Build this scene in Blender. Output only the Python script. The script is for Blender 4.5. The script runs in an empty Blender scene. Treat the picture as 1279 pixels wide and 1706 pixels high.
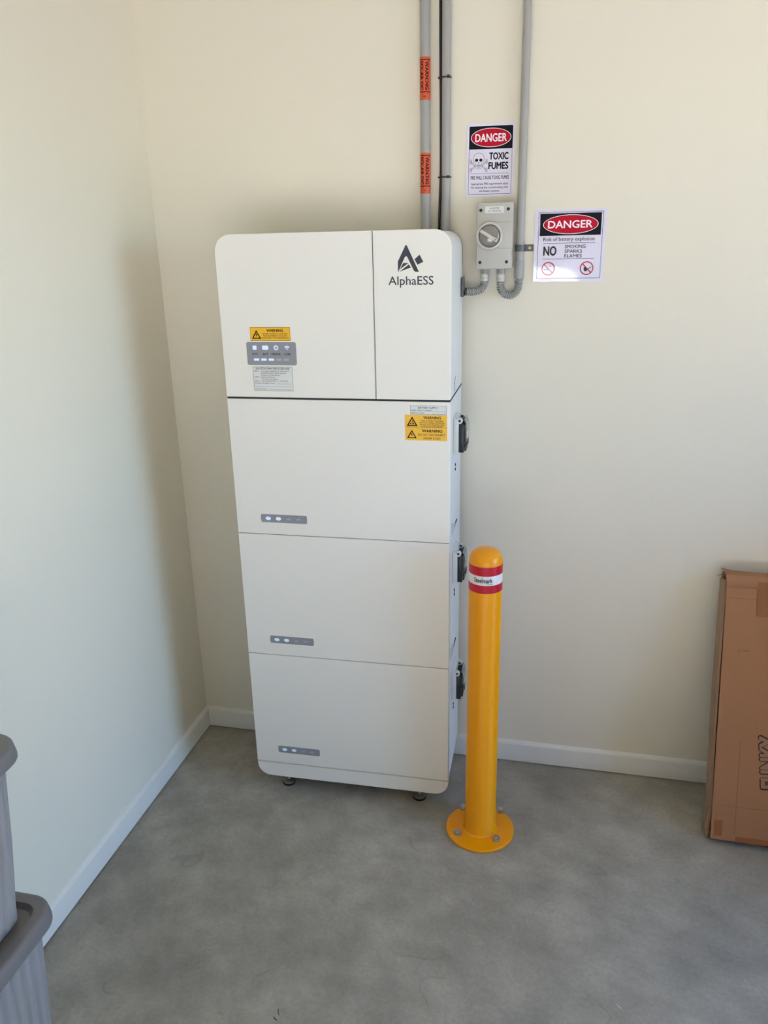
import bpy, bmesh, math, random
from mathutils import Vector, Matrix

random.seed(7)
SC = bpy.context.scene
COL = SC.collection

# ------------------------------------------------------------------ camera
FX = 1312.66
cam_d = bpy.data.cameras.new('camera')
cam = bpy.data.objects.new('camera', cam_d)
COL.objects.link(cam)
cam_d.sensor_fit = 'HORIZONTAL'
cam_d.sensor_width = 36.0
cam_d.lens = FX / 1279.0 * 36.0
cam_d.clip_start = 0.02
CR = Vector((0.97534781, 0.21970501, -0.02064832))
CU = Vector((-0.05134438, 0.31694181, 0.94705419))
CF = Vector((-0.21461686, 0.92264706, -0.32040912))
cam.matrix_world = Matrix(((CR.x, CU.x, -CF.x, 1.2156), (CR.y, CU.y, -CF.y, -2.2936),
                           (CR.z, CU.z, -CF.z, 1.658), (0, 0, 0, 1)))
SC.camera = cam

# ------------------------------------------------------------------ light
SC.view_settings.view_transform = 'Standard'
SC.view_settings.look = 'None'
SC.view_settings.gamma = 1.0
SC.view_settings.use_curve_mapping = False
SC.view_settings.exposure = 1.31
SC.cycles.use_denoising = True
SC.cycles.max_bounces = 9
SC.cycles.diffuse_bounces = 6
SC.cycles.sample_clamp_indirect = 8.0

SUN_EL, SUN_ROT = 58.0, 200.0
world = bpy.data.worlds.new('sky')
SC.world = world
world.use_nodes = True
wn = world.node_tree
bg = wn.nodes['Background']
sky = wn.nodes.new('ShaderNodeTexSky')
sky.sky_type = 'NISHITA'
sky.sun_disc = False
sky.dust_density = 0.3
sky.ozone_density = 2.0
sky.sun_elevation = math.radians(SUN_EL)
sky.sun_rotation = math.radians(SUN_ROT)
tint = wn.nodes.new('ShaderNodeMix')          # camera white balance set for the sunlit side
tint.data_type = 'RGBA'
tint.blend_type = 'MULTIPLY'
tint.inputs[0].default_value = 1.0
tint.inputs[7].default_value = (0.55, 0.77, 1.03, 1)
wn.links.new(sky.outputs[0], tint.inputs[6])
wn.links.new(tint.outputs[2], bg.inputs[0])
bg.inputs[1].default_value = 0.80

sun_d = bpy.data.lights.new('sun', 'SUN')
sun_d.energy = 13.0
sun_d.angle = math.radians(0.6)
sun_d.color = (1.0, 0.885, 0.68)
sun = bpy.data.objects.new('sun', sun_d)
COL.objects.link(sun)
a = math.radians(SUN_ROT)
e = math.radians(SUN_EL)
to_sun = Vector((math.sin(a) * math.cos(e), math.cos(a) * math.cos(e), math.sin(e)))
sun.rotation_euler = to_sun.to_track_quat('Z', 'Y').to_euler()
sun.location = (3, -9, 8)


# ------------------------------------------------------------------ materials
def lin(c):
    return tuple(((v / 255) / 12.92 if v / 255 <= 0.04045 else ((v / 255 + 0.055) / 1.055) ** 2.4) for v in c)


def mat(name, rgb, rough=0.5, metal=0.0, var=0.04, scale=12.0, bump=0.0, bscale=200.0, coat=0.0, emit=0.0,
        coat_rough=0.1, spec=0.5):
    m = bpy.data.materials.new(name)
    m.use_nodes = True
    nt = m.node_tree
    b = nt.nodes['Principled BSDF']
    base = lin(rgb)
    b.inputs['Roughness'].default_value = rough
    b.inputs['Metallic'].default_value = metal
    b.inputs['Specular IOR Level'].default_value = spec
    if coat:
        b.inputs['Coat Weight'].default_value = coat
        b.inputs['Coat Roughness'].default_value = coat_rough
    tc = nt.nodes.new('ShaderNodeTexCoord')
    nz = nt.nodes.new('ShaderNodeTexNoise')
    nz.inputs['Scale'].default_value = scale
    nz.inputs['Detail'].default_value = 3
    nt.links.new(tc.outputs['Object'], nz.inputs['Vector'])
    mx = nt.nodes.new('ShaderNodeMix')
    mx.data_type = 'RGBA'
    mx.inputs[6].default_value = (*[max(0, v * (1 - var)) for v in base], 1)
    mx.inputs[7].default_value = (*[min(1, v * (1 + var)) for v in base], 1)
    nt.links.new(nz.outputs['Fac'], mx.inputs[0])
    nt.links.new(mx.outputs[2], b.inputs['Base Color'])
    if emit:
        nt.links.new(mx.outputs[2], b.inputs['Emission Color'])
        b.inputs['Emission Strength'].default_value = emit
    if bump:
        n2 = nt.nodes.new('ShaderNodeTexNoise')
        n2.inputs['Scale'].default_value = bscale
        n2.inputs['Detail'].default_value = 3
        nt.links.new(tc.outputs['Object'], n2.inputs['Vector'])
        bp = nt.nodes.new('ShaderNodeBump')
        bp.inputs['Strength'].default_value = bump
        bp.inputs['Distance'].default_value = 0.002
        nt.links.new(n2.outputs['Fac'], bp.inputs['Height'])
        nt.links.new(bp.outputs[0], b.inputs['Normal'])
        if coat:
            nt.links.new(bp.outputs[0], b.inputs['Coat Normal'])
    return m


def concrete(name, rgb, contrast=0.16):
    m = bpy.data.materials.new(name)
    m.use_nodes = True
    nt = m.node_tree
    N = nt.nodes.new
    b = nt.nodes['Principled BSDF']
    tc = N('ShaderNodeTexCoord')
    base = lin(rgb)

    def noise(scale, detail, rough=0.6, stretch=None):
        n = N('ShaderNodeTexNoise')
        n.inputs['Scale'].default_value = scale
        n.inputs['Detail'].default_value = detail
        n.inputs['Roughness'].default_value = rough
        if stretch:
            mp = N('ShaderNodeMapping')
            mp.inputs['Scale'].default_value = stretch
            mp.inputs['Rotation'].default_value = (0, 0, 0.5)
            nt.links.new(tc.outputs['Object'], mp.inputs[0])
            nt.links.new(mp.outputs[0], n.inputs['Vector'])
        else:
            nt.links.new(tc.outputs['Object'], n.inputs['Vector'])
        return n

    def ramp(src, p0, c0, p1, c1):
        r = N('ShaderNodeValToRGB')
        r.color_ramp.elements[0].position = p0
        r.color_ramp.elements[0].color = (c0, c0, c0, 1)
        r.color_ramp.elements[1].position = p1
        r.color_ramp.elements[1].color = (c1, c1, c1, 1)
        nt.links.new(src, r.inputs[0])
        return r.outputs[0]

    def mul(a_, b_):
        x = N('ShaderNodeMix')
        x.data_type = 'RGBA'
        x.blend_type = 'MULTIPLY'
        x.inputs[0].default_value = 1
        nt.links.new(a_, x.inputs[6])
        nt.links.new(b_, x.inputs[7])
        return x.outputs[2]

    col = N('ShaderNodeRGB')
    col.outputs[0].default_value = (*base, 1)
    c = contrast
    big = ramp(noise(1.9, 7, 0.66).outputs['Fac'], 0.34, 1 - c, 0.66, 1 + c)
    mid = ramp(noise(7.5, 9, 0.74).outputs['Fac'], 0.34, 1 - c * 0.8, 0.66, 1 + c * 0.8)
    fine = ramp(noise(90.0, 5, 0.8).outputs['Fac'], 0.3, 1 - c * 0.7, 0.7, 1 + c * 0.7)
    # pale trowel smears with crisp edges
    smear = ramp(noise(2.6, 10, 0.78, (1.0, 1.5, 1)).outputs['Fac'], 0.555, 1.0, 0.585, 1 + c * 0.35)
    # fine scratches
    wv = N('ShaderNodeTexWave')
    wv.inputs['Scale'].default_value = 1.3
    wv.inputs['Distortion'].default_value = 26.0
    wv.inputs['Detail'].default_value = 3.0
    wv.inputs['Detail Scale'].default_value = 1.4
    nt.links.new(tc.outputs['Object'], wv.inputs['Vector'])
    scr0 = ramp(wv.outputs['Fac'], 0.0, 0.87, 0.010, 1.0)
    # keep the scratches to a few patches
    msk = ramp(noise(4.0, 2).outputs['Fac'], 0.56, 0.0, 0.62, 1.0)
    mk = N('ShaderNodeMix')
    mk.data_type = 'RGBA'
    mk.inputs[6].default_value = (1, 1, 1, 1)
    nt.links.new(msk, mk.inputs[0])
    nt.links.new(scr0, mk.inputs[7])
    # little dark specks
    vo = N('ShaderNodeTexVoronoi')
    vo.inputs['Scale'].default_value = 46
    nt.links.new(tc.outputs['Object'], vo.inputs['Vector'])
    spk = ramp(vo.outputs['Distance'], 0.035, 0.62, 0.075, 1.0)
    o = mul(mul(mul(mul(mul(mul(col.outputs[0], big), mid), fine), smear), spk), mk.outputs[2])
    nt.links.new(o, b.inputs['Base Color'])
    b.inputs['Roughness'].default_value = 0.72
    b.inputs['Specular IOR Level'].default_value = 0.35
    bp = N('ShaderNodeBump')
    bp.inputs['Strength'].default_value = 0.15
    bp.inputs['Distance'].default_value = 0.002
    nt.links.new(noise(180.0, 4).outputs['Fac'], bp.inputs['Height'])
    nt.links.new(bp.outputs[0], b.inputs['Normal'])
    return m


def cardboard(name, rgb):
    m = mat(name, rgb, 0.8, var=0.10, scale=5, spec=0.2)
    nt = m.node_tree
    N = nt.nodes.new
    b = nt.nodes['Principled BSDF']
    tc = N('ShaderNodeTexCoord')
    wv = N('ShaderNodeTexWave')
    wv.wave_type = 'BANDS'
    wv.bands_direction = 'X'
    wv.inputs['Scale'].default_value = 40
    wv.inputs['Distortion'].default_value = 0.4
    nt.links.new(tc.outputs['Object'], wv.inputs['Vector'])
    n = N('ShaderNodeTexNoise')
    n.inputs['Scale'].default_value = 9
    n.inputs['Detail'].default_value = 5
    nt.links.new(tc.outputs['Object'], n.inputs['Vector'])
    ad = N('ShaderNodeMath')
    ad.operation = 'MULTIPLY_ADD'
    ad.inputs[1].default_value = 0.12
    nt.links.new(wv.outputs['Fac'], ad.inputs[0])
    nt.links.new(n.outputs['Fac'], ad.inputs[2])
    bp = N('ShaderNodeBump')
    bp.inputs['Strength'].default_value = 0.22
    bp.inputs['Distance'].default_value = 0.008
    nt.links.new(ad.outputs[0], bp.inputs['Height'])
    nt.links.new(bp.outputs[0], b.inputs['Normal'])
    return m


def clear_plastic(name, rgb, trans, rough=0.12):
    m = mat(name, rgb, rough, var=0.02)
    b = m.node_tree.nodes['Principled BSDF']
    b.inputs['Transmission Weight'].default_value = trans
    b.inputs['IOR'].default_value = 1.45
    return m


def frosted(name, rgb):
    m = mat(name, rgb, 0.38, var=0.03)
    nt = m.node_tree
    b = nt.nodes['Principled BSDF']
    out = nt.nodes['Material Output']
    tr = nt.nodes.new('ShaderNodeBsdfTranslucent')
    tr.inputs[0].default_value = (*lin(rgb), 1)
    ms = nt.nodes.new('ShaderNodeMixShader')
    ms.inputs[0].default_value = 0.4
    nt.links.new(b.outputs[0], ms.inputs[1])
    nt.links.new(tr.outputs[0], ms.inputs[2])
    nt.links.new(ms.outputs[0], out.inputs[0])
    return m


M = dict(
    wall=mat('cream_wall_paint', (227, 219, 199), 0.62, var=0.012, scale=1.5, bump=0.10, bscale=260),
    ceil=mat('ceiling_paint', (238, 236, 228), 0.8, var=0.01),
    door=mat('added_door_paint', (205, 203, 196), 0.5, var=0.02),
    trim=mat('trim_paint', (222, 219, 209), 0.4, var=0.01),
    floor=concrete('concrete_floor', (152, 145, 132), 0.18),
    drive=concrete('added_drive_concrete', (197, 196, 193), 0.08),
    path=concrete('added_paving', (168, 166, 162), 0.08),
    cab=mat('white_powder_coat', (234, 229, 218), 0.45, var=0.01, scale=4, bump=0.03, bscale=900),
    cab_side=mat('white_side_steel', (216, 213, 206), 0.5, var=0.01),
    gap=mat('dark_gap', (46, 45, 44), 0.8),
    panel=mat('grey_indicator_panel', (142, 142, 146), 0.35),
    led_on=mat('lit_led', (214, 228, 255), 0.4, emit=0.10),
    led_off=mat('unlit_led', (168, 167, 166), 0.4),
    ink=mat('black_ink', (20, 20, 24), 0.6, spec=0.15),
    ink_soft=mat('thin_black_ink', (72, 70, 70), 0.5),
    logo=mat('charcoal_print', (44, 50, 56), 0.45),
    yellow_l=mat('yellow_label', (240, 184, 30), 0.4, var=0.03),
    white_l=mat('white_label', (220, 219, 214), 0.4),
    paper=mat('laminated_paper', (226, 219, 234), 0.30, var=0.012, coat=0.6, coat_rough=0.12, bump=0.0),
    paper2=mat('crinkled_laminated_paper', (226, 219, 234), 0.30, var=0.012, coat=1.0, coat_rough=0.06, bump=0.22, bscale=110),
    ink2=mat('laminated_black_ink', (20, 20, 24), 0.5, spec=0.15, coat=1.0, coat_rough=0.06, bump=0.22, bscale=110),
    red2=mat('laminated_red_ink', (190, 26, 46), 0.5, spec=0.15, coat=1.0, coat_rough=0.06, bump=0.22, bscale=110),
    lam=mat('laminate_edge', (230, 226, 226), 0.15, coat=0.6),
    red=mat('sign_red', (186, 16, 42), 0.5, var=0.03, spec=0.15),
    black_s=mat('sign_black', (18, 20, 28), 0.5, spec=0.15),
    white_s=mat('sign_white', (246, 236, 240), 0.35),
    faint=mat('pale_red_print', (214, 60, 60), 0.4),
    conduit=mat('grey_pvc_conduit', (162, 159, 153), 0.42, var=0.02),
    coupling=mat('grey_pvc_coupling', (156, 154, 150), 0.35, var=0.02),
    flex=mat('grey_corrugated_conduit', (150, 149, 142), 0.45, var=0.03),
    gland=mat('beige_gland', (196, 188, 172), 0.25, var=0.05),
    strap=mat('dark_grey_saddle', (92, 94, 96), 0.45, metal=0.3),
    cable=mat('black_cable', (22, 22, 26), 0.4),
    orange=mat('orange_tape', (206, 84, 44), 0.45, var=0.05),
    tape_ink=mat('tape_ink', (44, 8, 6), 0.6, spec=0.15),
    iso=mat('isolator_grey', (184, 180, 170), 0.35, var=0.01),
    dial=mat('isolator_dial', (134, 128, 120), 0.12, coat=0.8),
    iso_l=mat('isolator_lever', (198, 192, 182), 0.3),
    hole=mat('dark_screw_recess', (40, 36, 34), 0.6),
    steel=mat('zinc_steel', (190, 188, 184), 0.28, metal=1.0, var=0.05, scale=60),
    brass=mat('brass_stud', (214, 184, 140), 0.3, metal=1.0),
    rubber=mat('black_rubber', (24, 24, 24), 0.6),
    bollard=mat('yellow_gloss_powder_coat', (236, 152, 0), 0.3, var=0.02, coat=0.1, coat_rough=0.08, spec=0.35),
    red_band=mat('red_reflective_band', (186, 10, 36), 0.35, var=0.08, scale=60),
    white_band=mat('white_reflective_band', (226, 220, 216), 0.3, var=0.03),
    sw_grey=mat('breaker_housing_grey', (206, 204, 196), 0.4),
    grip=mat('grip_shade_grey', (188, 188, 186), 0.5),
    sw_black=mat('breaker_black', (30, 34, 38), 0.35),
    sw_clear=clear_plastic('clear_flap', (200, 205, 200), 0.8),
    card=cardboard('cardboard', (164, 118, 84)),
    card_side=cardboard('cardboard_edge', (160, 132, 106)),
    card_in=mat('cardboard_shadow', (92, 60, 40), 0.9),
    crease=mat('cardboard_crease', (140, 98, 68), 0.85),
    tape=mat('brown_packing_tape', (142, 88, 46), 0.3, var=0.05),
    card_ink=mat('box_print', (38, 20, 14), 0.6),
    card_fill=mat('box_print_fill', (158, 114, 82), 0.7),
    lid=mat('grey_tub_lid', (112, 107, 104), 0.42, var=0.02),
    tub=frosted('frosted_tub', (186, 182, 179)),
    chip=mat('pale_chip', (200, 190, 180), 0.7),
    twig=mat('dark_twig', (70, 52, 44), 0.8),
)


for k_ in ('paper2', 'ink2', 'red2'):
    M[k_].node_tree.nodes['Principled BSDF'].inputs['Coat IOR'].default_value = 1.7


# ------------------------------------------------------------------ helpers
def thing(name, label, cat, loc=(0, 0, 0), rot=(0, 0, 0), group=None):
    o = bpy.data.objects.new(name, None)
    o.empty_display_size = 0.05
    COL.objects.link(o)
    o.location = loc
    o.rotation_euler = rot
    tag(o, label, cat, group)
    return o


def tag(o, label=None, cat=None, group=None, kind=None):
    if label:
        o['label'] = label
    if cat:
        o['category'] = cat
    if group:
        o['group'] = group
    if kind:
        o['kind'] = kind
    return o


class MB:
    def __init__(s):
        s.v = []
        s.f = []

    def add(s, vs, fs):
        n = len(s.v)
        s.v += [tuple(p) for p in vs]
        s.f += [tuple(i + n for i in f) for f in fs]
        return s

    def box(s, x0, x1, y0, y1, z0, z1, bev=0.0, seg=2):
        bm = bmesh.new()
        bmesh.ops.create_cube(bm, size=1)
        for v in bm.verts:
            v.co = Vector(((x0 + x1) / 2 + v.co.x * (x1 - x0), (y0 + y1) / 2 + v.co.y * (y1 - y0),
                           (z0 + z1) / 2 + v.co.z * (z1 - z0)))
        if bev:
            bmesh.ops.bevel(bm, geom=bm.edges[:], offset=bev, segments=seg, affect='EDGES', profile=0.6)
        s.bm(bm)
        return s

    def bm(s, bm):
        bm.verts.index_update()
        s.add([v.co[:] for v in bm.verts], [[v.index for v in f.verts] for f in bm.faces])
        bm.free()

    def prism(s, poly, y0, y1, bev=0.0):
        """poly of (x, z), counter-clockwise seen from -y; y0 the front."""
        n = len(poly)

        def inset(d):
            out = []
            for i in range(n):
                p, c, q = Vector(poly[i - 1]), Vector(poly[i]), Vector(poly[(i + 1) % n])
                e1, e2 = (c - p).normalized(), (q - c).normalized()
                n1, n2 = Vector((-e1.y, e1.x)), Vector((-e2.y, e2.x))
                m = (n1 + n2)
                m = m / max(m.dot(n1), 0.2)
                out.append(c + m * d)
            return out
        rings = []
        if bev:
            rings.append([(p.x, y0, p.y) for p in inset(bev)])
            rings.append([(p.x, y0 + bev * 0.3, p.y) for p in inset(bev * 0.3)])
            rings.append([(p[0], y0 + bev, p[1]) for p in poly])
        else:
            rings.append([(p[0], y0, p[1]) for p in poly])
        rings.append([(p[0], y1, p[1]) for p in poly])
        vs = [q for r in rings for q in r]
        fs = [tuple(range(n))]
        for k in range(len(rings) - 1):
            for i in range(n):
                j = (i + 1) % n
                fs.append((k * n + i, (k + 1) * n + i, (k + 1) * n + j, k * n + j))
        fs.append(tuple(reversed(range((len(rings) - 1) * n, len(rings) * n))))
        s.add(vs, fs)
        return s

    def lathe(s, prof, c=(0, 0, 0), axis='Z', seg=32):
        """prof: list of (r, h)."""
        vs, fs = [], []
        for r, h in prof:
            for k in range(seg):
                t = 2 * math.pi * k / seg
                x, y = r * math.cos(t), r * math.sin(t)
                if axis == 'Z':
                    p = (x, y, h)
                elif axis == 'Y':
                    p = (x, -h, y)          # h grows towards -y
                else:
                    p = (h, x, y)
                vs.append((p[0] + c[0], p[1] + c[1], p[2] + c[2]))
        for i in range(len(prof) - 1):
            for k in range(seg):
                j = (k + 1) % seg
                fs.append((i * seg + k, i * seg + j, (i + 1) * seg + j, (i + 1) * seg + k))
        if prof[0][0] > 1e-6:
            fs.append(tuple(reversed(range(seg))))
        if prof[-1][0] > 1e-6:
            m = (len(prof) - 1) * seg
            fs.append(tuple(range(m, m + seg)))
        s.add(vs, fs)
        return s

    def tube(s, path, rad, seg=12, cap=True):
        path = [Vector(p) for p in path]
        n = len(path)
        rs = rad if isinstance(rad, (list, tuple)) else [rad] * n
        vs, fs = [], []
        t0 = (path[1] - path[0]).normalized()
        up = Vector((0, 1, 0)) if abs(t0.y) < 0.9 else Vector((1, 0, 0))
        nx = t0.cross(up).normalized()
        for i in range(n):
            t = (path[min(i + 1, n - 1)] - path[max(i - 1, 0)]).normalized()
            nx = (nx - t * nx.dot(t)).normalized()
            ny = t.cross(nx)
            for k in range(seg):
                w = 2 * math.pi * k / seg
                vs.append(path[i] + (nx * math.cos(w) + ny * math.sin(w)) * rs[i])
        for i in range(n - 1):
            for k in range(seg):
                j = (k + 1) % seg
                fs.append((i * seg + k, i * seg + j, (i + 1) * seg + j, (i + 1) * seg + k))
        if cap:
            fs.append(tuple(reversed(range(seg))))
            fs.append(tuple(range((n - 1) * seg, n * seg)))
        s.add(vs, fs)
        return s

    def build(s, name, m, parent=None, smooth=None, label=None, kind=None):
        me = bpy.data.meshes.new(name)
        me.from_pydata(s.v, [], s.f)
        bm = bmesh.new()
        bm.from_mesh(me)
        bmesh.ops.remove_doubles(bm, verts=bm.verts[:], dist=1e-6)
        bmesh.ops.recalc_face_normals(bm, faces=bm.faces[:])
        bm.to_mesh(me)
        bm.free()
        me.materials.append(M[m] if isinstance(m, str) else m)
        if smooth:
            for p in me.polygons:
                p.use_smooth = True
            me.set_sharp_from_angle(angle=math.radians(smooth))
        o = bpy.data.objects.new(name, me)
        COL.objects.link(o)
        if parent:
            o.parent = parent
        if label:
            o['label'] = label
        if kind:
            o['kind'] = kind
        return o


def arc(cx, cy, r, a0, a1, n=8):
    return [(cx + r * math.cos(math.radians(a0 + (a1 - a0) * i / n)),
             cy + r * math.sin(math.radians(a0 + (a1 - a0) * i / n))) for i in range(n + 1)]


def rrect(x0, x1, y0, y1, r, n=6):
    """r: one radius, or (bottom-left, bottom-right, top-right, top-left); counter-clockwise."""
    if not isinstance(r, (list, tuple)):
        r = (r,) * 4
    out = []
    for (cx, cy, a0, rad) in ((x0, y0, 180, r[0]), (x1, y0, 270, r[1]), (x1, y1, 0, r[2]), (x0, y1, 90, r[3])):
        if rad <= 0:
            out.append((cx, cy))
        else:
            mx = cx + rad if cx == x0 else cx - rad
            my = cy + rad if cy == y0 else cy - rad
            out += arc(mx, my, rad, a0, a0 + 90, n)
    return out


def ellipse(cx, cy, a_, b_, n=48):
    return [(cx + a_ * math.cos(2 * math.pi * k / n), cy + b_ * math.sin(2 * math.pi * k / n)) for k in range(n)]


_txt = {}


def glyphs(s, bold, res=3):
    key = (s, bold)
    if key not in _txt:
        cu = bpy.data.curves.new('t', 'FONT')
        cu.body = s
        cu.size = 1.0
        cu.offset = bold
        cu.resolution_u = res
        ob = bpy.data.objects.new('t', cu)
        me = bpy.data.meshes.new_from_object(ob)
        _txt[key] = ([v.co.xy[:] for v in me.vertices], [tuple(p.vertices) for p in me.polygons])
        bpy.data.objects.remove(ob)
        bpy.data.curves.remove(cu)
        bpy.data.meshes.remove(me)
    return _txt[key]


class Flat:
    """flat print in a plane (a, b)."""
    def __init__(s):
        s.v = []
        s.f = []

    def poly(s, pts):
        n = len(s.v)
        s.v += [tuple(p) for p in pts]
        s.f.append(tuple(range(n, n + len(pts))))
        return s

    def rect(s, x0, x1, y0, y1):
        return s.poly([(x0, y0), (x1, y0), (x1, y1), (x0, y1)])

    def ring(s, outer, inner):
        n, m = len(s.v), len(outer)
        s.v += [tuple(p) for p in outer] + [tuple(p) for p in inner]
        for i in range(m):
            j = (i + 1) % m
            s.f.append((n + i, n + j, n + m + j, n + m + i))
        return s

    def frame(s, x0, x1, y0, y1, w, r=0.0):
        if r:
            return s.ring(rrect(x0, x1, y0, y1, r), rrect(x0 + w, x1 - w, y0 + w, y1 - w, max(r - w, 1e-4)))
        return s.ring([(x0, y0), (x1, y0), (x1, y1), (x0, y1)],
                      [(x0 + w, y0 + w), (x1 - w, y0 + w), (x1 - w, y1 - w), (x0 + w, y1 - w)])

    def stroke(s, pts, w, closed=False):
        pts = [Vector(p) for p in pts]
        n = len(pts)
        L, Rr = [], []
        for i in range(n):
            p = pts[i - 1] if (closed or i > 0) else pts[i]
            q = pts[(i + 1) % n] if (closed or i < n - 1) else pts[i]
            t = (q - p).normalized()
            nn = Vector((-t.y, t.x)) * (w / 2)
            L.append(pts[i] + nn)
            Rr.append(pts[i] - nn)
        b = len(s.v)
        s.v += [tuple(p) for p in L] + [tuple(p) for p in Rr]
        for i in range(n if closed else n - 1):
            j = (i + 1) % n
            s.f.append((b + i, b + n + i, b + n + j, b + j))
        return s

    def text(s, txt, x, y, cap, width=None, bold=0.0, align='C', shear=0.0, rot=0.0):
        vs, fs = glyphs(txt, 0.0)
        if not vs:
            return s
        x0 = min(v[0] for v in vs)
        x1 = max(v[0] for v in vs)
        sy = cap / 0.70
        sx = width / (x1 - x0 + 2 * bold) if width else sy
        w = (x1 - x0) * sx
        off = {'C': -w / 2, 'L': 0, 'R': -w}[align]
        cr, sr = math.cos(rot), math.sin(rot)
        nb = 12 if bold > 0.05 else (4 if bold > 0 else 0)
        for lay, (dx, dy) in enumerate([(0, 0)] + [(bold * math.cos(2 * math.pi * k / nb), bold * math.sin(2 * math.pi * k / nb) * 0.8) for k in range(nb)]):
            n = len(s.v)
            for (a_, b_) in vs:
                u, v = (a_ + dx - x0) * sx + off + shear * b_ * sy, (b_ + dy) * sy
                s.v.append((x + u * cr - v * sr, y + u * sr + v * cr, lay * 1.2e-5))
            s.f += [tuple(i + n for i in f) for f in fs]
        return s

    def build(s, name, m, parent, h, fn=None, label=None):
        fn = fn or (lambda a_, b_, hh: (a_, -hh, b_))
        me = bpy.data.meshes.new(name)
        me.from_pydata([fn(p[0], p[1], h + (p[2] if len(p) > 2 else 0.0)) for p in s.v], [], s.f)
        me.materials.append(M[m])
        o = bpy.data.objects.new(name, me)
        COL.objects.link(o)
        o.parent = parent
        if label:
            o['label'] = label
        return o


def struct(name, mb, m, smooth=None, label=None):
    o = mb.build(name, m, None, smooth)
    o['kind'] = 'structure'
    if label:
        o['label'] = label
    return o


# ------------------------------------------------------------------ the room
RX, RY, RZ = 3.2, -3.9, 2.7
struct('floor', MB().box(-0.1, RX + 0.1, RY - 0.1, 0.1, -0.12, 0.0), 'floor', label='grey concrete floor')
struct('wall_back', MB().box(-0.1, RX + 0.1, 0.0, 0.1, 0.0, RZ), 'wall', label='cream painted wall behind the white cabinet')
struct('wall_left', MB().box(-0.1, 0.0, RY, 0.0, 0.0, RZ), 'wall', label='cream painted wall on the left')
DY0, DY1, DZ = -1.7, -0.4, 2.1           # unseen side doorway, added to let in blue sky light
EX0, EX1, EZ = 0.25, 2.95, 1.3           # opening below the added rear roller door, sized for the light
EH = 2.2
struct('wall_right', MB().box(RX, RX + 0.1, RY, DY0, 0.0, RZ).box(RX, RX + 0.1, DY1, 0.0, 0.0, RZ)
       .box(RX, RX + 0.1, DY0, DY1, DZ, RZ), 'wall', label='painted wall around the added side doorway')
struct('wall_rear', MB().box(-0.1, EX0, RY - 0.1, RY, 0.0, RZ).box(EX1, RX + 0.1, RY - 0.1, RY, 0.0, RZ)
       .box(EX0, EX1, RY - 0.1, RY, EH, RZ), 'wall', label='wall around the added rear roller door')
rd = bpy.data.objects.new('added_roller_door', None)  # added door, half lowered so ground light favours the upper walls
COL.objects.link(rd)
rd.location = (EX0, RY - 0.06, EZ)
rd['kind'] = 'structure'
rd['label'] = 'half-raised pale roller door added behind the camera to shape the light'
sl = (EH - EZ) / 9
for k in range(9):
    MB().box(0, EX1 - EX0, -0.012, 0.012, k * sl, (k + 1) * sl - 0.004, 0.003).build('slat', 'door', rd, 35)
MB().box(0, EX1 - EX0, -0.004, 0.004, 0.0, EH - EZ).build('door_core', 'door', rd)
struct('ceiling', MB().box(-0.1, RX + 0.1, RY - 0.1, 0.1, RZ, RZ + 0.1), 'ceil', label='white ceiling')
struct('added_driveway', MB().box(-30, 40, -45, 30, -0.3, -0.13), 'drive', label='unseen sunlit concrete ground added to bounce light')  # unseen ground, added to throw sunlight indoors

struct('bounce_path', MB().box(RX + 0.1, RX + 9.0, RY + 1.0, 6.0, -0.13, -0.06), 'path', label='unseen grey paving added outside the side doorway to bounce light')  # added paving, its tone set for the light it bounces
struct('added_storey', MB().box(-0.3, RX + 0.25, RY - 1.5, 4.0, RZ + 0.1, 5.8), 'ceil', label='unseen upper storey added above the garage to block sun')  # unseen block, added to keep sun off the nearby ground
struct('sky_block_house', MB().box(-25, 30, -22, -16, -0.13, 7.5), 'card_in', label='unseen dark house block added to hide the low sky')  # unseen block, added to cut off sky behind the rear opening


def skirt(pts):
    """profile (distance from wall, z) of the skirting."""
    return [(0, 0.004), (0.012, 0.004), (0.012, 0.067), (0.0112, 0.0695), (0.003, 0.0775), (0, 0.078)]


pf = skirt(0)
n = len(pf)
mb = MB()
mb.add([(0.0, -d, z) for d, z in pf] + [(RX, -d, z) for d, z in pf],
       [tuple(range(n)), tuple(range(n, 2 * n))] + [(i, (i + 1) % n, n + (i + 1) % n, n + i) for i in range(n)])
struct('baseboard_back', mb, 'trim', 40, 'white skirting board along the back wall')
mb = MB()
mb.add([(d, -0.0, z) for d, z in pf] + [(d, RY, z) for d, z in pf],
       [tuple(range(n)), tuple(range(n, 2 * n))] + [(i, (i + 1) % n, n + (i + 1) % n, n + i) for i in range(n)])
struct('baseboard_left', mb, 'trim', 40, 'white skirting board along the left wall')

# ------------------------------------------------------------------ battery tower
XL, YF, CYAW = 0.3233, -0.3128, 0.0211
W, D = 0.61, 0.272
Z_BOT, S4, S3, S2, S1, Z_TOP = 0.0591, 0.1105, 0.4962, 0.8836, 1.2729, 1.6932
FT = 0.014                      # thickness of the front covers


def unit(name, label, cat, z0, group=None):
    return thing(name, label, cat, (XL, YF, z0), (0, 0, CYAW), group)


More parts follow.
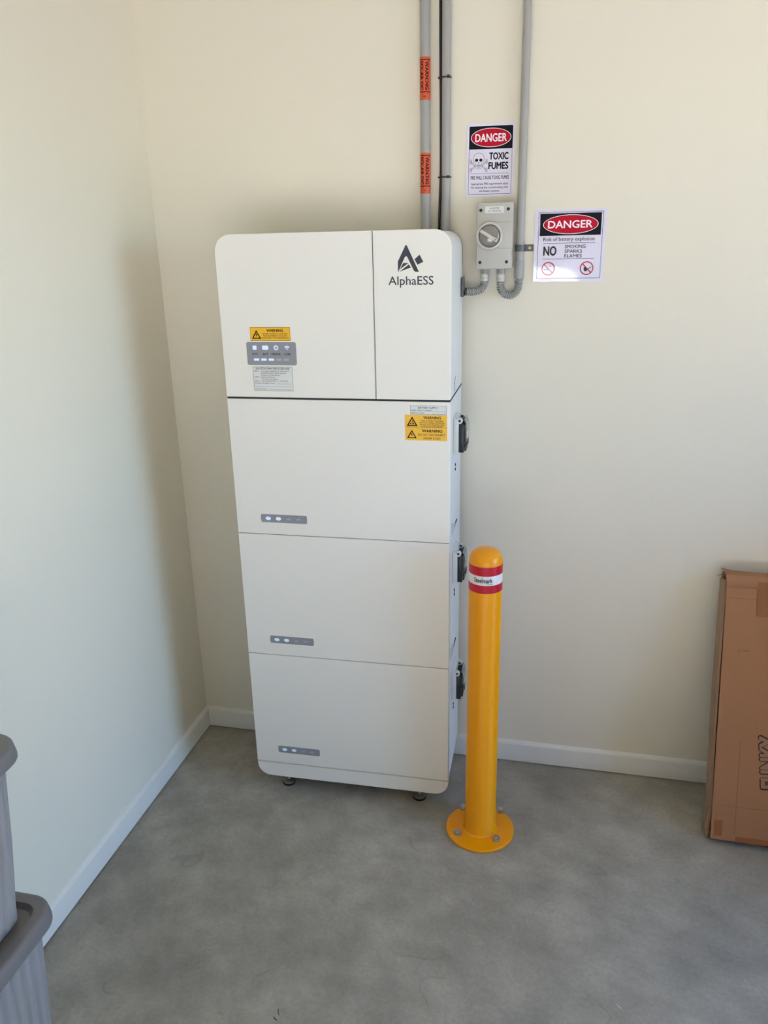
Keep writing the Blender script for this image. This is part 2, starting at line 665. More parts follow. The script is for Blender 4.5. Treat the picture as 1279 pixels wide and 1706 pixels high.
# inverter -----------------------------------------------------------
inv = unit('inverter_unit', 'white inverter unit with black logo on its door, topmost on the battery tower',
           'inverter', S1)
h = Z_TOP - S1
R = 0.043
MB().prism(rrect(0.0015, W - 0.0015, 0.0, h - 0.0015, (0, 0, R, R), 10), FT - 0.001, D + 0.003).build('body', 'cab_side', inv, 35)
XD = 0.4149
MB().prism(rrect(0, XD - 0.0009, 0.0048, h, (0.004, 0.001, 0.001, R), 10), 0, FT - 0.0015, 0.0016).build('front_cover', 'cab', inv, 14)
door = MB().prism(rrect(XD + 0.0009, W, 0.0048, h, (0.001, 0.004, R, 0.001), 10), 0, FT - 0.0015, 0.0016).build('access_door', 'cab', inv, 14)
MB().box(0.0008, W - 0.0008, 0.0035, D + 0.001, -0.0002, 0.0048).build('seam_shade_strip', 'gap', inv)  # dark strip standing in for the shade inside the seam
# logo on the door
lz = lambda pts: [(p[0], p[1] - S1) for p in pts]
f = Flat()
f.poly(lz([(0.4787, 1.5949), (0.4948, 1.6286), (0.4987, 1.6327), (0.4984, 1.6587), (0.4978, 1.658), (0.4781, 1.62), (0.4780, 1.5955)]))
f.poly(lz([(0.4987, 1.6327), (0.5022, 1.6292), (0.5173, 1.5987), (0.5195, 1.5962), (0.5225, 1.595), (0.5303, 1.595), (0.5008, 1.6567), (0.4984, 1.6587)]))
f.poly(lz([(0.5196, 1.6244), (0.5269, 1.6115), (0.5415, 1.6181), (0.5322, 1.635)]))
f.poly(lz([(0.4918, 1.6164), (0.4825, 1.6012), (0.5044, 1.6156)]))
f.poly(lz([(0.4809, 1.5953), (0.5104, 1.6052), (0.5055, 1.6128)]))
f.build('emblem', 'logo', door, 0.0004, label='charcoal letter A emblem')
Flat().text('AlphaESS', 0.5102, 1.5645 - S1, 0.0205, 0.113, 0.008).build('lettering', 'logo', door, 0.0004)
# side slot of the inverter
Flat().poly([(0.088, 0.012), (0.096, 0.012), (0.096, 0.03), (0.128, 0.046), (0.128, 0.050), (0.088, 0.034)]).build(
    'side_slot', 'gap', inv, 0.0004, lambda a_, b_, hh: (W - 0.0015 + hh, a_, b_))

# warning sticker on the inverter


def tri_sign(f_sym, f_in, cx, cy, s, bolt=True):
    hgt = s * 0.866
    p = [(cx - s / 2, cy), (cx + s / 2, cy), (cx, cy + hgt)]
    g = s * 0.12
    q = [(cx - s / 2 + g * 1.5, cy + g * 0.8), (cx + s / 2 - g * 1.5, cy + g * 0.8), (cx, cy + hgt - g * 1.7)]
    f_sym.ring(p, q)
    if bolt:
        k = s
        f_sym.poly([(cx + 0.02 * k, cy + 0.60 * k), (cx - 0.12 * k, cy + 0.36 * k), (cx - 0.02 * k, cy + 0.37 * k),
                    (cx - 0.06 * k, cy + 0.16 * k), (cx + 0.12 * k, cy + 0.42 * k), (cx + 0.02 * k, cy + 0.41 * k)])
    else:
        k = s
        f_sym.poly([(cx - 0.04 * k, cy + 0.58 * k), (cx + 0.06 * k, cy + 0.50 * k), (cx + 0.10 * k, cy + 0.34 * k),
                    (cx + 0.20 * k, cy + 0.16 * k), (cx + 0.02 * k, cy + 0.16 * k), (cx + 0.04 * k, cy + 0.30 * k)])
        f_sym.stroke([(cx - 0.20 * k, cy + 0.20 * k), (cx - 0.10 * k, cy + 0.24 * k)], 0.07 * k)
        f_sym.stroke([(cx - 0.12 * k, cy + 0.38 * k), (cx - 0.04 * k, cy + 0.32 * k)], 0.06 * k)
        f_sym.stroke([(cx - 0.10 * k, cy + 0.16 * k), (cx - 0.02 * k, cy + 0.22 * k)], 0.05 * k)
    f_in.poly(q)


def sticker(parent, name, m, x0, x1, z0, z1, r=0.0, t=0.0006, label=None):
    return MB().prism(rrect(x0, x1, z0, z1, r) if r else [(x0, z0), (x1, z0), (x1, z1), (x0, z1)], -t, 0.0).build(name, m, parent, None, label)


T = 0.0008
st = sticker(inv, 'warning_sticker', 'yellow_l', 0.081, 0.191, 1.427 - S1, 1.4624 - S1, label='yellow WARNING sticker')
f, g = Flat(), Flat()
tri_sign(f, g, 0.098, 1.4325 - S1, 0.026)
f.frame(0.0815, 0.1905, 1.4275 - S1, 1.4619 - S1, 0.0005)
f.build('warning_symbol', 'ink', st, T)
f = Flat()
f.text('WARNING', 0.149, 1.4502 - S1, 0.0072, 0.046, 0.03)
for k, s_ in enumerate(('BATTERY SYSTEM D.C. ISOLATORS', 'MUST BE OPENED TO ISOLATE', 'DISCONNECT FOR MAINTENANCE')):
    f.text(s_, 0.149, 1.4436 - S1 - k * 0.0052, 0.0034, (0.068, 0.064, 0.074)[k], 0.008)
f.build('lettering', 'ink', st, T)

ip = sticker(inv, 'indicator_panel', 'panel', 0.068, 0.2045, 1.364 - S1, 1.424 - S1, 0.005, 0.0012, 'grey indicator panel')
HP = 0.0015
zi = 1.4095 - S1
for k, cx in enumerate((0.0905, 0.120, 0.1495, 0.180)):
    f = Flat()
    if k == 0:
        f.poly(rrect(cx - 0.0055, cx + 0.0055, zi - 0.0055, zi + 0.0055, 0.002))
    elif k == 1:
        f.poly(rrect(cx - 0.0085, cx + 0.0075, zi - 0.0055, zi + 0.0055, 0.002))
        f.rect(cx + 0.0075, cx + 0.0092, zi - 0.002, zi + 0.002)
    elif k == 2:
        f.ring(ellipse(cx, zi, 0.0062, 0.0062, 20), ellipse(cx, zi, 0.0036, 0.0036, 20))
        f.stroke([(cx, zi + 0.003), (cx, zi - 0.001)], 0.0014)
    else:
        for rr in (0.0085, 0.0055):
            f.ring(arc(cx, zi - 0.0045, rr + 0.001, 40, 140, 8) + arc(cx, zi - 0.0045, rr - 0.001, 140, 40, 8),
                   arc(cx, zi - 0.0045, rr, 40, 140, 8) + arc(cx, zi - 0.0045, rr, 140, 40, 8))
        f.poly(arc(cx, zi - 0.0045, 0.003, 30, 150, 6) + [(cx, zi - 0.0055)])
    f.build('indicator_icon', 'led_on', ip, HP)
f = Flat()
for s_, cx, w_ in (('SYS', 0.0905, 0.015), ('BAT', 0.120, 0.015), ('METER', 0.1495, 0.025), ('COM', 0.180, 0.017)):
    f.text(s_, cx, 1.3905 - S1, 0.0048, w_, 0.015)
f.build('lettering', 'ink', ip, HP)
for k in range(5):
    cx = 0.0938 + k * 0.0206
    Flat().poly(rrect(cx - 0.0075, cx + 0.0075, 1.3755 - S1, 1.3815 - S1, 0.0018)).build('indicator_bar', 'led_on' if k < 3 else 'led_off', ip, HP)

st = sticker(inv, 'procedure_label', 'white_l', 0.081, 0.191, 1.295 - S1, 1.3600 - S1, label='white SHUTDOWN PROCEDURE label')
f = Flat()
f.frame(0.0815, 0.1905, 1.2955 - S1, 1.3595 - S1, 0.0006)
f.text('SHUTDOWN PROCEDURE', 0.136, 1.3522 - S1, 0.0053, 0.094, 0.012)
rows = (('STEP 1:', 'Turn off the INVERTER AC ISOLATOR or', 0.080), ('', 'INVERTER SUPPLY MAIN SWITCH', 0.070), ('', 'located in the Switchboard', 0.052),
        ('STEP 2:', 'Isolate the PV Array', 0.038), ('', 'Turn off the DC Isolators', 0.047), ('STEP 3:', 'Turn off the BATTERY D.C. ISOLATOR', 0.074))
for k, (a_, b_, w_) in enumerate(rows):
    z = 1.3462 - S1 - k * 0.0052
    if a_:
        f.text(a_, 0.0845, z, 0.0032, 0.015, 0.004, 'L')
    f.text(b_, 0.1035, z, 0.0032, w_, 0.004, 'L')
f.text('Manufacturer/Supplier Name:', 0.0845, 1.3145 - S1, 0.0032, 0.056, 0.004, 'L')
f.text('Contact Number:', 0.0845, 1.2990 - S1, 0.0030, 0.032, 0.004, 'L')
f.rect(0.144, 0.186, 1.3140 - S1, 1.3145 - S1)
f.rect(0.086, 0.186, 1.3065 - S1, 1.3070 - S1)
f.rect(0.120, 0.186, 1.2988 - S1, 1.2993 - S1)
f.build('lettering', 'ink', st, T)

# dark connector on the inverter's side where the flexible conduit enters
cb = MB().box(W, W + 0.007, 0.224, 0.262, 1.520 - S1, 1.572 - S1, 0.002)
cb.build('conduit_entry', 'strap', inv, None, 'dark grey conduit entry plate')

# battery modules ------------------------------------------------------


def breaker(parent, zc):
    """DC breaker with flip cover on the right side; zc: bottom of the housing in local z."""
    z0, z1 = zc, zc + 0.094
    hs = MB().prism([(W - 0.001, z0), (W + 0.013, z0), (W + 0.013, z1 - 0.012), (W + 0.009, z1), (W - 0.001, z1 + 0.004)], 0.078, 0.168, 0.0015)
    p = hs.build('breaker', 'sw_grey', parent, 35, 'grey side breaker with black switch and clear flap')
    MB().prism(rrect(W + 0.0125, W + 0.027, z0 + 0.002, z1 - 0.010, (0.001, 0.001, 0.008, 0.001)), 0.084, 0.160, 0.001).build('switch', 'sw_black', p, 35)
    MB().box(W + 0.019, W + 0.032, 0.098, 0.150, z0 + 0.002, z0 + 0.017, 0.003).build('toggle', 'sw_black', p, 35)
    for y in (0.080, 0.146):
        MB().lathe([(0.0035, 0), (0.008, 0), (0.008, 0.010), (0.0035, 0.010), (0.0035, 0)], (W + 0.0155, y + 0.010, z1 - 0.004), 'Y', 20).build('hinge_ring', 'sw_grey', p, 35)
        MB().lathe([(0.0034, 0), (0.0034, 0.008)], (W + 0.0155, y + 0.009, z1 - 0.004), 'Y', 12).build('hinge_pin', 'gap', p, 35)
    # flap arm, seen edge-on
    MB().box(W + 0.018, W + 0.031, 0.100, 0.140, z1 - 0.018, z1 - 0.006, 0.003).build('flap_hinge', 'gap', p, 35)
    pts = [(W + 0.028, z1 - 0.002), (W + 0.033, z1 - 0.012), (W + 0.0355, z1 - 0.03), (W + 0.036, z1 - 0.048), (W + 0.0345, z0 + 0.032)]
    poly = [(x, z) for x, z in pts] + [(x - 0.0014, z) for x, z in reversed(pts)]
    MB().prism(poly, 0.09, 0.15).build('clear_flap', 'sw_clear', p, 30)
    MB().box(W + 0.0305, W + 0.0365, 0.108, 0.132, z0 + 0.020, z0 + 0.035, 0.0015).build('flap_tab', 'sw_black', p, 35)


def battery(label, z0, z1, z_led, z_brk, grip):
    b = unit('battery_module', label, 'battery module', z0, 'stacked battery modules')
    hh = z1 - z0
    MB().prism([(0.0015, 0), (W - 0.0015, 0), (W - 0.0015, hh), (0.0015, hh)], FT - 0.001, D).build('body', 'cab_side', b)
    fp = MB().prism(rrect(0, W, 0.0012, hh - 0.0004, 0.0012, 2), 0, FT - 0.0015, 0.0012).build('front_cover', 'cab', b, 14)
    MB().box(0.002, W - 0.002, 0.0022, FT - 0.001, 0.0, 0.0011).build('seam_shade_strip', 'gap', b)  # seam shade drawn as a thin dark strip
    zl = z_led - z0
    ip_ = sticker(b, 'indicator_panel', 'panel', 0.0735, 0.2085, zl - 0.0118, zl + 0.0118, 0.0045, 0.0012, 'grey indicator strip')
    for k, cx in enumerate((0.0946, 0.1249, 0.155, 0.1835)):
        f_ = Flat()
        if k < 2:
            f_.poly(ellipse(cx, zl, 0.0080, 0.0052, 20))
        else:
            f_.poly(rrect(cx - 0.006, cx + 0.006, zl - 0.0028, zl + 0.0028, 0.0015))
        f_.build('indicator_light', 'led_on' if k < 2 else 'led_off', ip_, HP)
    breaker(b, z_brk - z0)
    # two small screws below the breaker
    for dz in (0.0, 0.013):
        MB().lathe([(0.0045, 0), (0.0045, 0.002), (0.001, 0.0025)], (W - 0.0015, 0.131, z_brk - z0 - 0.058 + dz), 'X', 12).build('screw', 'hole', b, 35)
    if grip:
        # grip recess drawn as a plate, its shade put into the grey
        zg = 0.0
        mbx = MB()
        mbx.add([(W + 0.0005, 0.050, zg + 0.004), (W + 0.0005, 0.050, zg + 0.042), (W + 0.0005, 0.150, zg + 0.010), (W + 0.0005, 0.165, zg + 0.0),
                 (W - 0.003, 0.050, zg + 0.004), (W - 0.003, 0.050, zg + 0.042), (W - 0.003, 0.150, zg + 0.010), (W - 0.003, 0.165, zg + 0.0)],
                [(0, 1, 2, 3), (7, 6, 5, 4), (0, 4, 5, 1), (1, 5, 6, 2), (2, 6, 7, 3), (3, 7, 4, 0)])
        mbx.build('grip', 'grip', b)
        MB().box(W - 0.003, W + 0.0008, 0.118, 0.175, zg + 0.0095, zg + 0.0125).build('grip_slot', 'gap', b)
    return b


b1 = battery('white battery module with yellow warning labels, upper of the three stacked', S2, S1, 0.9328, 1.117, True)
battery('plain white battery module in the middle of the three stacked', S3, S2, 0.549, 0.7325, True)
battery('plain white battery module, lowest of the three stacked', S4, S3, 0.1627, 0.346, False)

st = sticker(b1, 'supply_label', 'white_l', 0.505, 0.6010, 1.2395 - S2, 1.2632 - S2, label='white BATTERY SUPPLY label')
f = Flat()
f.frame(0.5054, 0.6006, 1.2399 - S2, 1.2628 - S2, 0.0005)
f.text('BATTERY SUPPLY', 0.552, 1.2552 - S2, 0.0048, 0.052, 0.008)
f.text('SHORT CIRCUIT CURRENT', 0.508, 1.2485 - S2, 0.0036, 0.054, 0.006, 'L')
f.text('MAX D.C. VOLTS', 0.508, 1.2418 - S2, 0.0036, 0.034, 0.006, 'L')
f.rect(0.563, 0.592, 1.2478 - S2, 1.2482 - S2)
f.rect(0.563, 0.592, 1.2412 - S2, 1.2416 - S2)
f.text('A', 0.596, 1.2485 - S2, 0.0034, None, 0.006)
f.text('V', 0.596, 1.2418 - S2, 0.0034, None, 0.006)
f.build('lettering', 'ink', st, T)
st = sticker(b1, 'warning_sticker', 'yellow_l', 0.4905, 0.6015, 1.2050 - S2, 1.2385 - S2, label='yellow arc flash WARNING sticker')
f, g = Flat(), Flat()
tri_sign(f, g, 0.510, 1.2088 - S2, 0.029, False)
f.rect(0.491, 0.601, 1.2050 - S2, 1.2055 - S2)
f.build('warning_symbol', 'tape_ink', st, T)
f = Flat()
f.text('WARNING', 0.5625, 1.2280 - S2, 0.0072, 0.046, 0.03)
for k, (s_, w_) in enumerate((('ARC FLASH HAZARD', 0.058), ('ARC FLASH HAZARD APPROPRIATE', 0.066), ('PPE AND TOOLS REQUIRED WHILE', 0.064), ('WORKING ON THIS EQUIPMENT', 0.058))):
    f.text(s_, 0.5625, 1.2213 - S2 - k * 0.0049, 0.0040 if k == 0 else 0.0032, w_, 0.006)
f.build('lettering', 'ink', st, T)
st = sticker(b1, 'warning_sticker', 'yellow_l', 0.4912, 0.6020, 1.1705 - S2, 1.2046 - S2, label='yellow DO NOT DISCONNECT WARNING sticker')
f, g = Flat(), Flat()
tri_sign(f, g, 0.509, 1.1760 - S2, 0.026)
f.build('warning_symbol', 'tape_ink', st, T)
f = Flat()
f.text('WARNING', 0.5625, 1.1930 - S2, 0.0074, 0.054, 0.03)
f.text('DO NOT DISCONNECT', 0.5615, 1.1833 - S2, 0.0058, 0.072, 0.004)
f.text('UNDER LOAD', 0.5615, 1.1740 - S2, 0.0058, 0.046, 0.004)
f.build('lettering', 'ink', st, T)

# base with levelling feet ----------------------------------------------
base = thing('cabinet_base', 'low white base with rounded corners and levelling feet under the battery tower', 'base',
             (XL, YF, 0), (0, 0, CYAW))
MB().prism(rrect(0, W, Z_BOT, S4 - 0.0012, (0.042, 0.042, 0.001, 0.001), 10), 0, FT, 0.002).build('front_cover', 'cab', base, 14)
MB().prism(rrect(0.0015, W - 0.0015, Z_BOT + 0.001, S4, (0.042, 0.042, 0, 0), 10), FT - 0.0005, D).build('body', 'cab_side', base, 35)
for (u, v) in ((0.083, 0.05), (0.514, 0.05), (0.04, 0.205), (0.575, 0.205)):
    ft = MB().lathe([(0.0195, 0.0), (0.0205, 0.0015), (0.0205, 0.005), (0.019, 0.007)], (u, v, 0), 'Z', 24).build('foot', 'rubber', base, 35)
    MB().lathe([(0.019, 0.007), (0.0192, 0.012), (0.016, 0.014), (0.006, 0.0155)], (u, v, 0), 'Z', 24).build('foot_cup', 'steel', ft, 35)
    MB().lathe([(0.005, 0.0145), (0.005, 0.028), (0.0078, 0.028), (0.0078, 0.035), (0.005, 0.035), (0.005, Z_BOT + 0.006)], (u, v, 0), 'Z', 12).build('stud', 'brass', ft, 35)

# ------------------------------------------------------------------ bollard
BX, BY = 1.0385, -0.3591
bol = thing('safety_bollard', 'yellow steel safety bollard with red and white band, bolted down beside the cabinet', 'bollard', (BX, BY, 0))
rB = 0.0445
prof = [(rB + 0.007, 0.0095), (rB + 0.003, 0.012), (rB, 0.017), (rB, 0.869)]
for k in range(1, 11):
    t = math.radians(90 * k / 10)
    prof.append((max(0.0, (rB - 0.030) + 0.030 * math.cos(t)) if k < 10 else 0.0145, 0.869 + 0.0315 * math.sin(t)))
prof.append((0.0, 0.9025))
MB().lathe(prof, (0, 0, 0), 'Z', 64).build('post', 'bollard', bol, 40)
MB().lathe([(0.0985, 0.0), (0.1, 0.002), (0.1, 0.0085), (0.0985, 0.010), (0.02, 0.010)], (0, 0, 0), 'Z', 80).build('base_plate', 'bollard', bol, 35)
band = None
for nm, m_, z0, z1 in (('red_band', 'red_band', 0.7895, 0.8125), ('white_band', 'white_band', 0.8125, 0.8385), ('red_band', 'red_band', 0.8385, 0.8635)):
    o = MB().lathe([(rB, z0), (rB + 0.0005, z0), (rB + 0.0005, z1), (rB, z1)], (0, 0, 0), 'Z', 64).build(nm, m_, bol, 60)
    if nm == 'white_band':
        band = o


def wrap(rad, ang0):
    def fn(a_, b_, hh):
        t = ang0 + a_ / rad
        return (math.cos(t) * (rad + hh), math.sin(t) * (rad + hh), b_)
    return fn


# the band's lettering faces a little left of the camera
a_txt = math.atan2(-2.2936 - BY, 1.2156 - BX) - math.radians(8)
f = Flat().text('Steelmark', 0, 0.8205, 0.0125, 0.050, 0.022)
f.text('.com.au', 0.0175, 0.8150, 0.0036, 0.015, 0.01)
f.build('lettering', 'ink', band, 0.0007, wrap(rB + 0.0002, a_txt))
for (x, y) in ((-0.060, 0.0725), (0.0545, 0.0805), (-0.0615, -0.0400), (0.0515, -0.0430)):
    bo = MB().lathe([(0.0125, 0.010), (0.0125, 0.012), (0.0095, 0.0122)], (x, y, 0), 'Z', 20).build('bolt', 'steel', bol, 35)
    MB().lathe([(0.0095, 0.012), (0.0095, 0.0185), (0.0082, 0.0195), (0.0, 0.0198)], (x, y, 0), 'Z', 6).build('bolt_head', 'steel', bo, 20)

# ------------------------------------------------------------------ conduits on the wall


def straight(name, label, x, r, z0, z1):
    o = MB().lathe([(r, z0), (r, z1)], (x, -r - 0.001, 0), 'Z', 24).build(name, 'conduit', None, 40)
    tag(o, label, 'conduit', 'straight wall conduits')
    return o


p1 = straight('conduit', 'grey wall conduit with two orange solar warning tapes', 0.8210, 0.0132, 1.20, RZ)
p2 = straight('conduit', 'grey wall conduit with a black cable tied along it', 0.8768, 0.0118, 1.20, RZ)
r3 = 0.0108
p3 = thing('conduit', 'grey wall conduit right of the isolator switch, ending in a coupling', 'conduit', (1.0795, -r3 - 0.003, 1.56),
           group='straight wall conduits')
MB().lathe([(r3, 0.03), (r3, RZ - 1.56)], (0, 0, 0), 'Z', 24).build('pipe', 'conduit', p3, 40)
MB().lathe([(0.0122, 0.004), (0.0128, 0.006), (0.0128, 0.048), (0.012, 0.0505), (r3, 0.051)], (0, 0, 0), 'Z', 24).build('coupling', 'coupling', p3, 40)

# saddle holding the third pipe
sd = thing('pipe_saddle', 'dark grey half saddle clamping the right conduit to the wall', 'bracket', (1.0795, 0, 1.6435))
yc = -r3 - 0.003
sec = [(-0.0135, 0.0), (-0.0135, yc)] + [(-0.0135 * math.cos(math.radians(t)), yc - 0.0135 * math.sin(math.radians(t))) for t in range(15, 180, 15)] + \
      [(0.0135, yc), (0.0135, -0.0025), (0.036, -0.0025)]
inn = [(-0.0115, 0.0), (-0.0115, yc)] + [(-0.0115 * math.cos(math.radians(t)), yc - 0.0115 * math.sin(math.radians(t))) for t in range(15, 180, 15)] + \
      [(0.0115, yc), (0.0115, -0.0005), (0.036, -0.0005)]
mb = MB()
m_ = len(sec)
vs = []
for zz in (-0.0088, 0.0088):
    vs += [(x, y, zz) for x, y in sec] + [(x, y, zz) for x, y in inn]
fs = []
for i in range(m_ - 1):
    fs += [(i, i + 1, 2 * m_ + i + 1, 2 * m_ + i), (m_ + i, 3 * m_ + i, 3 * m_ + i + 1, m_ + i + 1),
           (i, m_ + i, m_ + i + 1, i + 1), (2 * m_ + i, 2 * m_ + i + 1, 3 * m_ + i + 1, 3 * m_ + i)]
fs += [(0, 2 * m_, 3 * m_, m_), (m_ - 1, 2 * m_ - 1, 4 * m_ - 1, 3 * m_ - 1)]
mb.add(vs, fs)
mb.build('strap', 'strap', sd, 35)
MB().lathe([(0.0045, 0.0024), (0.0042, 0.004), (0.002, 0.0052), (0, 0.0054)], (0.025, 0, 0), 'Y', 14).build('screw', 'brass', sd, 35)

# orange tapes on the first pipe
for lab, z0, z1 in (('orange solar warning tape around the left conduit, upper one', 2.0167, 2.1167),
                    ('orange solar warning tape around the left conduit, lower one', 1.7886, 1.8900)):
    tp = thing('warning_tape', lab, 'warning label', (0.8210, -0.0142, z0), group='orange conduit tapes')
    r_ = 0.0132
    L_ = z1 - z0
    MB().lathe([(r_, 0), (r_ + 0.0006, 0), (r_ + 0.0006, L_), (r_, L_)], (0, 0, 0), 'Z', 32).build('band', 'orange', tp, 50)
    f = Flat()
    f.text('WARNING', 0.0013, L_ * 0.90, 0.0085, L_ * 0.68, 0.045, 'L', 0, -math.pi / 2)
    f.text('SOLAR DC', -0.0125, L_ * 0.90, 0.0085, L_ * 0.68, 0.045, 'L', 0, -math.pi / 2)
    ang = math.atan2(-2.28, 0.39) - 0.06
    # bars above and below
    for zz in (0.930, 0.185):
        for k in range(12):
            a0 = -0.0155 + 0.031 * k / 12
            f.rect(a0, a0 + 0.031 / 12, L_ * zz - 0.001, L_ * zz + 0.001)
    f.rect(-0.006, 0.004, L_ * 0.125, L_ * 0.14)
    f.rect(-0.004, 0.002, L_ * 0.075, L_ * 0.09)
    f.build('lettering', 'tape_ink', tp, 0.0009, wrap(r_ + 0.0001, ang))

# black cable beside the second pipe
pts = []
for k in range(41):
    z = RZ - (RZ - 1.40) * k / 40
    x = 0.8610 + 0.0012 * math.sin((z - 1.6) * 7.0)
    if z < 1.83:
        x -= 0.0045 * min(1, (1.83 - z) / 0.12)
    pts.append((x, -0.0075 - 0.002 * math.sin(z * 5), z))
o = MB().tube(pts, 0.0036, 10).build('power_cable', 'cable', None, 60)
tag(o, 'thin black cable running down the wall along the middle conduit', 'cable')
for lab, z in (('black cable tie around the middle conduit, upper one', 2.0675), ('black cable tie around the middle conduit, lower one', 1.8285)):
    ct = thing('cable_tie', lab, 'cable tie', (0.8768, -0.0128, z), group='cable ties on the conduit')
    loop = []
    for k in range(29):
        t = 2 * math.pi * k / 28
        x, y = 0.0127 * math.cos(t), 0.0122 * math.sin(t)
        if x < 0:
            x *= 1.65
        loop.append((x, y))
    mb = MB()
    for k in range(28):
        (xa, ya), (xb, yb) = loop[k], loop[k + 1]
        sa, sb = 1.07, 1.07
        mb.add([(xa, ya, -0.0017), (xb, yb, -0.0017), (xb, yb, 0.0017), (xa, ya, 0.0017),
                (xa * sa, ya * sa, -0.0017), (xb * sb, yb * sb, -0.0017), (xb * sb, yb * sb, 0.0017), (xa * sa, ya * sa, 0.0017)],
               [(4, 5, 6, 7), (0, 3, 2, 1), (0, 1, 5, 4), (3, 7, 6, 2)])
    mb.build('strap', 'cable', ct)
    MB().box(0.0035, 0.0110, -0.0165, -0.0105, -0.0032, 0.0036, 0.001).build('head', 'cable', ct)

# ------------------------------------------------------------------ isolator switch
IX, IZ = 1.0145, 1.5915
iso = thing('isolator_switch', 'grey rotary isolator switch box on the wall above the flexible conduits', 'switch', (IX, 0, IZ))
hw, H = 0.0478, 0.1685
MB().box(-hw + 0.001, hw - 0.001, -0.034, 0.0, 0.001, H - 0.001, 0.003).build('back_box', 'iso', iso, 35)
cover = MB().prism(rrect(-hw, hw, 0, H, 0.005), -0.062, -0.0345, 0.003).build('cover', 'iso', iso, 35)
# raised pad right of the dial
MB().prism(rrect(-0.008, hw - 0.0015, 0.0525, 0.1185, 0.004), -0.067, -0.061, 0.002).build('padlock_pad', 'iso', iso, 35)
cz, cx0 = 0.0845, -0.0125
MB().lathe([(0.0365, 0.060), (0.0365, 0.068), (0.0345, 0.0725), (0.0310, 0.0735), (0.0290, 0.0720), (0.0285, 0.066)],
           (cx0, 0, cz), 'Y', 48).build('dial_ring', 'iso_l', iso, 40)
dl = MB().lathe([(0.0288, 0.064), (0.0286, 0.069), (0.024, 0.0735), (0.014, 0.0765), (0.0, 0.0775)], (cx0, 0, cz), 'Y', 48).build('dial', 'dial', iso, 50)
ang = math.radians(-31)
ca, sa = math.cos(ang), math.sin(ang)
lv = MB().box(-0.0265, 0.0250, -0.084, -0.070, -0.0043, 0.0043, 0.0015)
lv.v = [(cx0 + x * ca - z * sa, y, cz + x * sa + z * ca) for x, y, z in lv.v]
lever = lv.build('lever', 'iso_l', iso, 35)
dx, dz = cx0 + 0.0195 * ca, cz + 0.0195 * sa
Flat().poly(ellipse(dx, dz, 0.0018, 0.0018, 16)).build('red_dot', 'red', lever, 0.0843)
for (x, z) in ((-0.0372, H - 0.0195), (0.0345, H - 0.0180), (-0.0375, 0.0175), (0.0335, 0.0180)):
    MB().lathe([(0.0042, 0.0615), (0.0042, 0.0626), (0.0030, 0.0627), (0.0028, 0.0622), (0, 0.0622)], (x, 0, z), 'Y', 16).build('screw', 'hole', iso, 40)
for x0_, x1_ in ((-0.033, -0.008), (0.010, 0.036)):
    MB().box(x0_, x1_, -0.030, -0.006, H - 0.002, H + 0.0016, 0.0006).build('blanking_plug', 'iso', iso)
nl = sticker(iso, 'name_label', 'white_l', -0.026, 0.0235, H - 0.0270, H - 0.0105, label='white isolator name label')
nl.location.y = -0.062
f = Flat()
f.text('INVERTER', -0.001, H - 0.0173, 0.0042, 0.024, 0.006)
f.text('A.C. ISOLATOR', -0.001, H - 0.0237, 0.0042, 0.034, 0.006)
f.build('lettering', 'ink_soft', nl, T)
GY = -0.030
for gx in (0.987 - IX, 1.031 - IX):
    MB().lathe([(0.0112, -0.0125), (0.0112, 0.002)], (gx, GY, 0), 'Z', 24).build('gland_collar', 'flex', iso, 40)
    MB().lathe([(0.0098, -0.0335), (0.0112, -0.0325), (0.0112, -0.0250), (0.0108, -0.0243), (0.0112, -0.0236), (0.0112, -0.0145), (0.0100, -0.0125)],
               (gx, GY, 0), 'Z', 24).build('gland_nut', 'gland', iso, 40)


def corrugated(name, path, r, label):
    # resample the polyline and modulate the radius
    P = [Vector(p) for p in path]
    L_ = [0]
    for i in range(1, len(P)):
        L_.append(L_[-1] + (P[i] - P[i - 1]).length)
    tot = L_[-1]
    pitch = 0.0054
    nn = max(4, int(tot / pitch)) * 6
    out, rad = [], []
    j = 0
    for k in range(nn + 1):
        d = tot * k / nn
        while j < len(P) - 2 and L_[j + 1] < d:
            j += 1
        t = (d - L_[j]) / max(1e-9, L_[j + 1] - L_[j])
        out.append(P[j].lerp(P[j + 1], min(1, t)))
        ph = k % 6
        rad.append(r * (0.74 if ph in (4, 5) else 1.0))
    o_ = MB().tube(out, rad, 18).build(name, 'flex', None, 50)
    tag(o_, label, 'conduit', 'corrugated flexible conduits')
    return o_


def bez(p0, p1, p2, p3, n_=24):
    out = []
    for k in range(n_ + 1):
        t = k / n_
        out.append(Vector(p0) * (1 - t) ** 3 + Vector(p1) * 3 * t * (1 - t) ** 2 + Vector(p2) * 3 * t * t * (1 - t) + Vector(p3) * t ** 3)
    return out


zg = IZ - 0.031
corrugated('flexible_conduit', bez((0.987, GY, zg), (0.987, GY - 0.002, zg - 0.026), (0.968, -0.045, 1.530), (0.9385, -0.057, 1.5335)), 0.0106,
           'grey corrugated conduit curving from the isolator into the cabinet side')
mid = 0.5 * (1.031 + 1.0795)
hr = 0.5 * (1.0795 - 1.031)
path = [(1.031, GY, zg), (1.031, GY, zg - 0.010)]
for k in range(1, 24):
    t = math.pi + math.pi * k / 24
    w_ = k / 24
    path.append((mid + hr * math.cos(t), GY * (1 - w_) + (-r3 - 0.003) * w_, zg - 0.012 + 1.15 * hr * math.sin(t)))
path += [(1.0795, -r3 - 0.003, zg - 0.008), (1.0795, -r3 - 0.003, 1.568)]
corrugated('flexible_conduit', path, 0.0106, 'grey corrugated conduit looping in a U below the isolator')

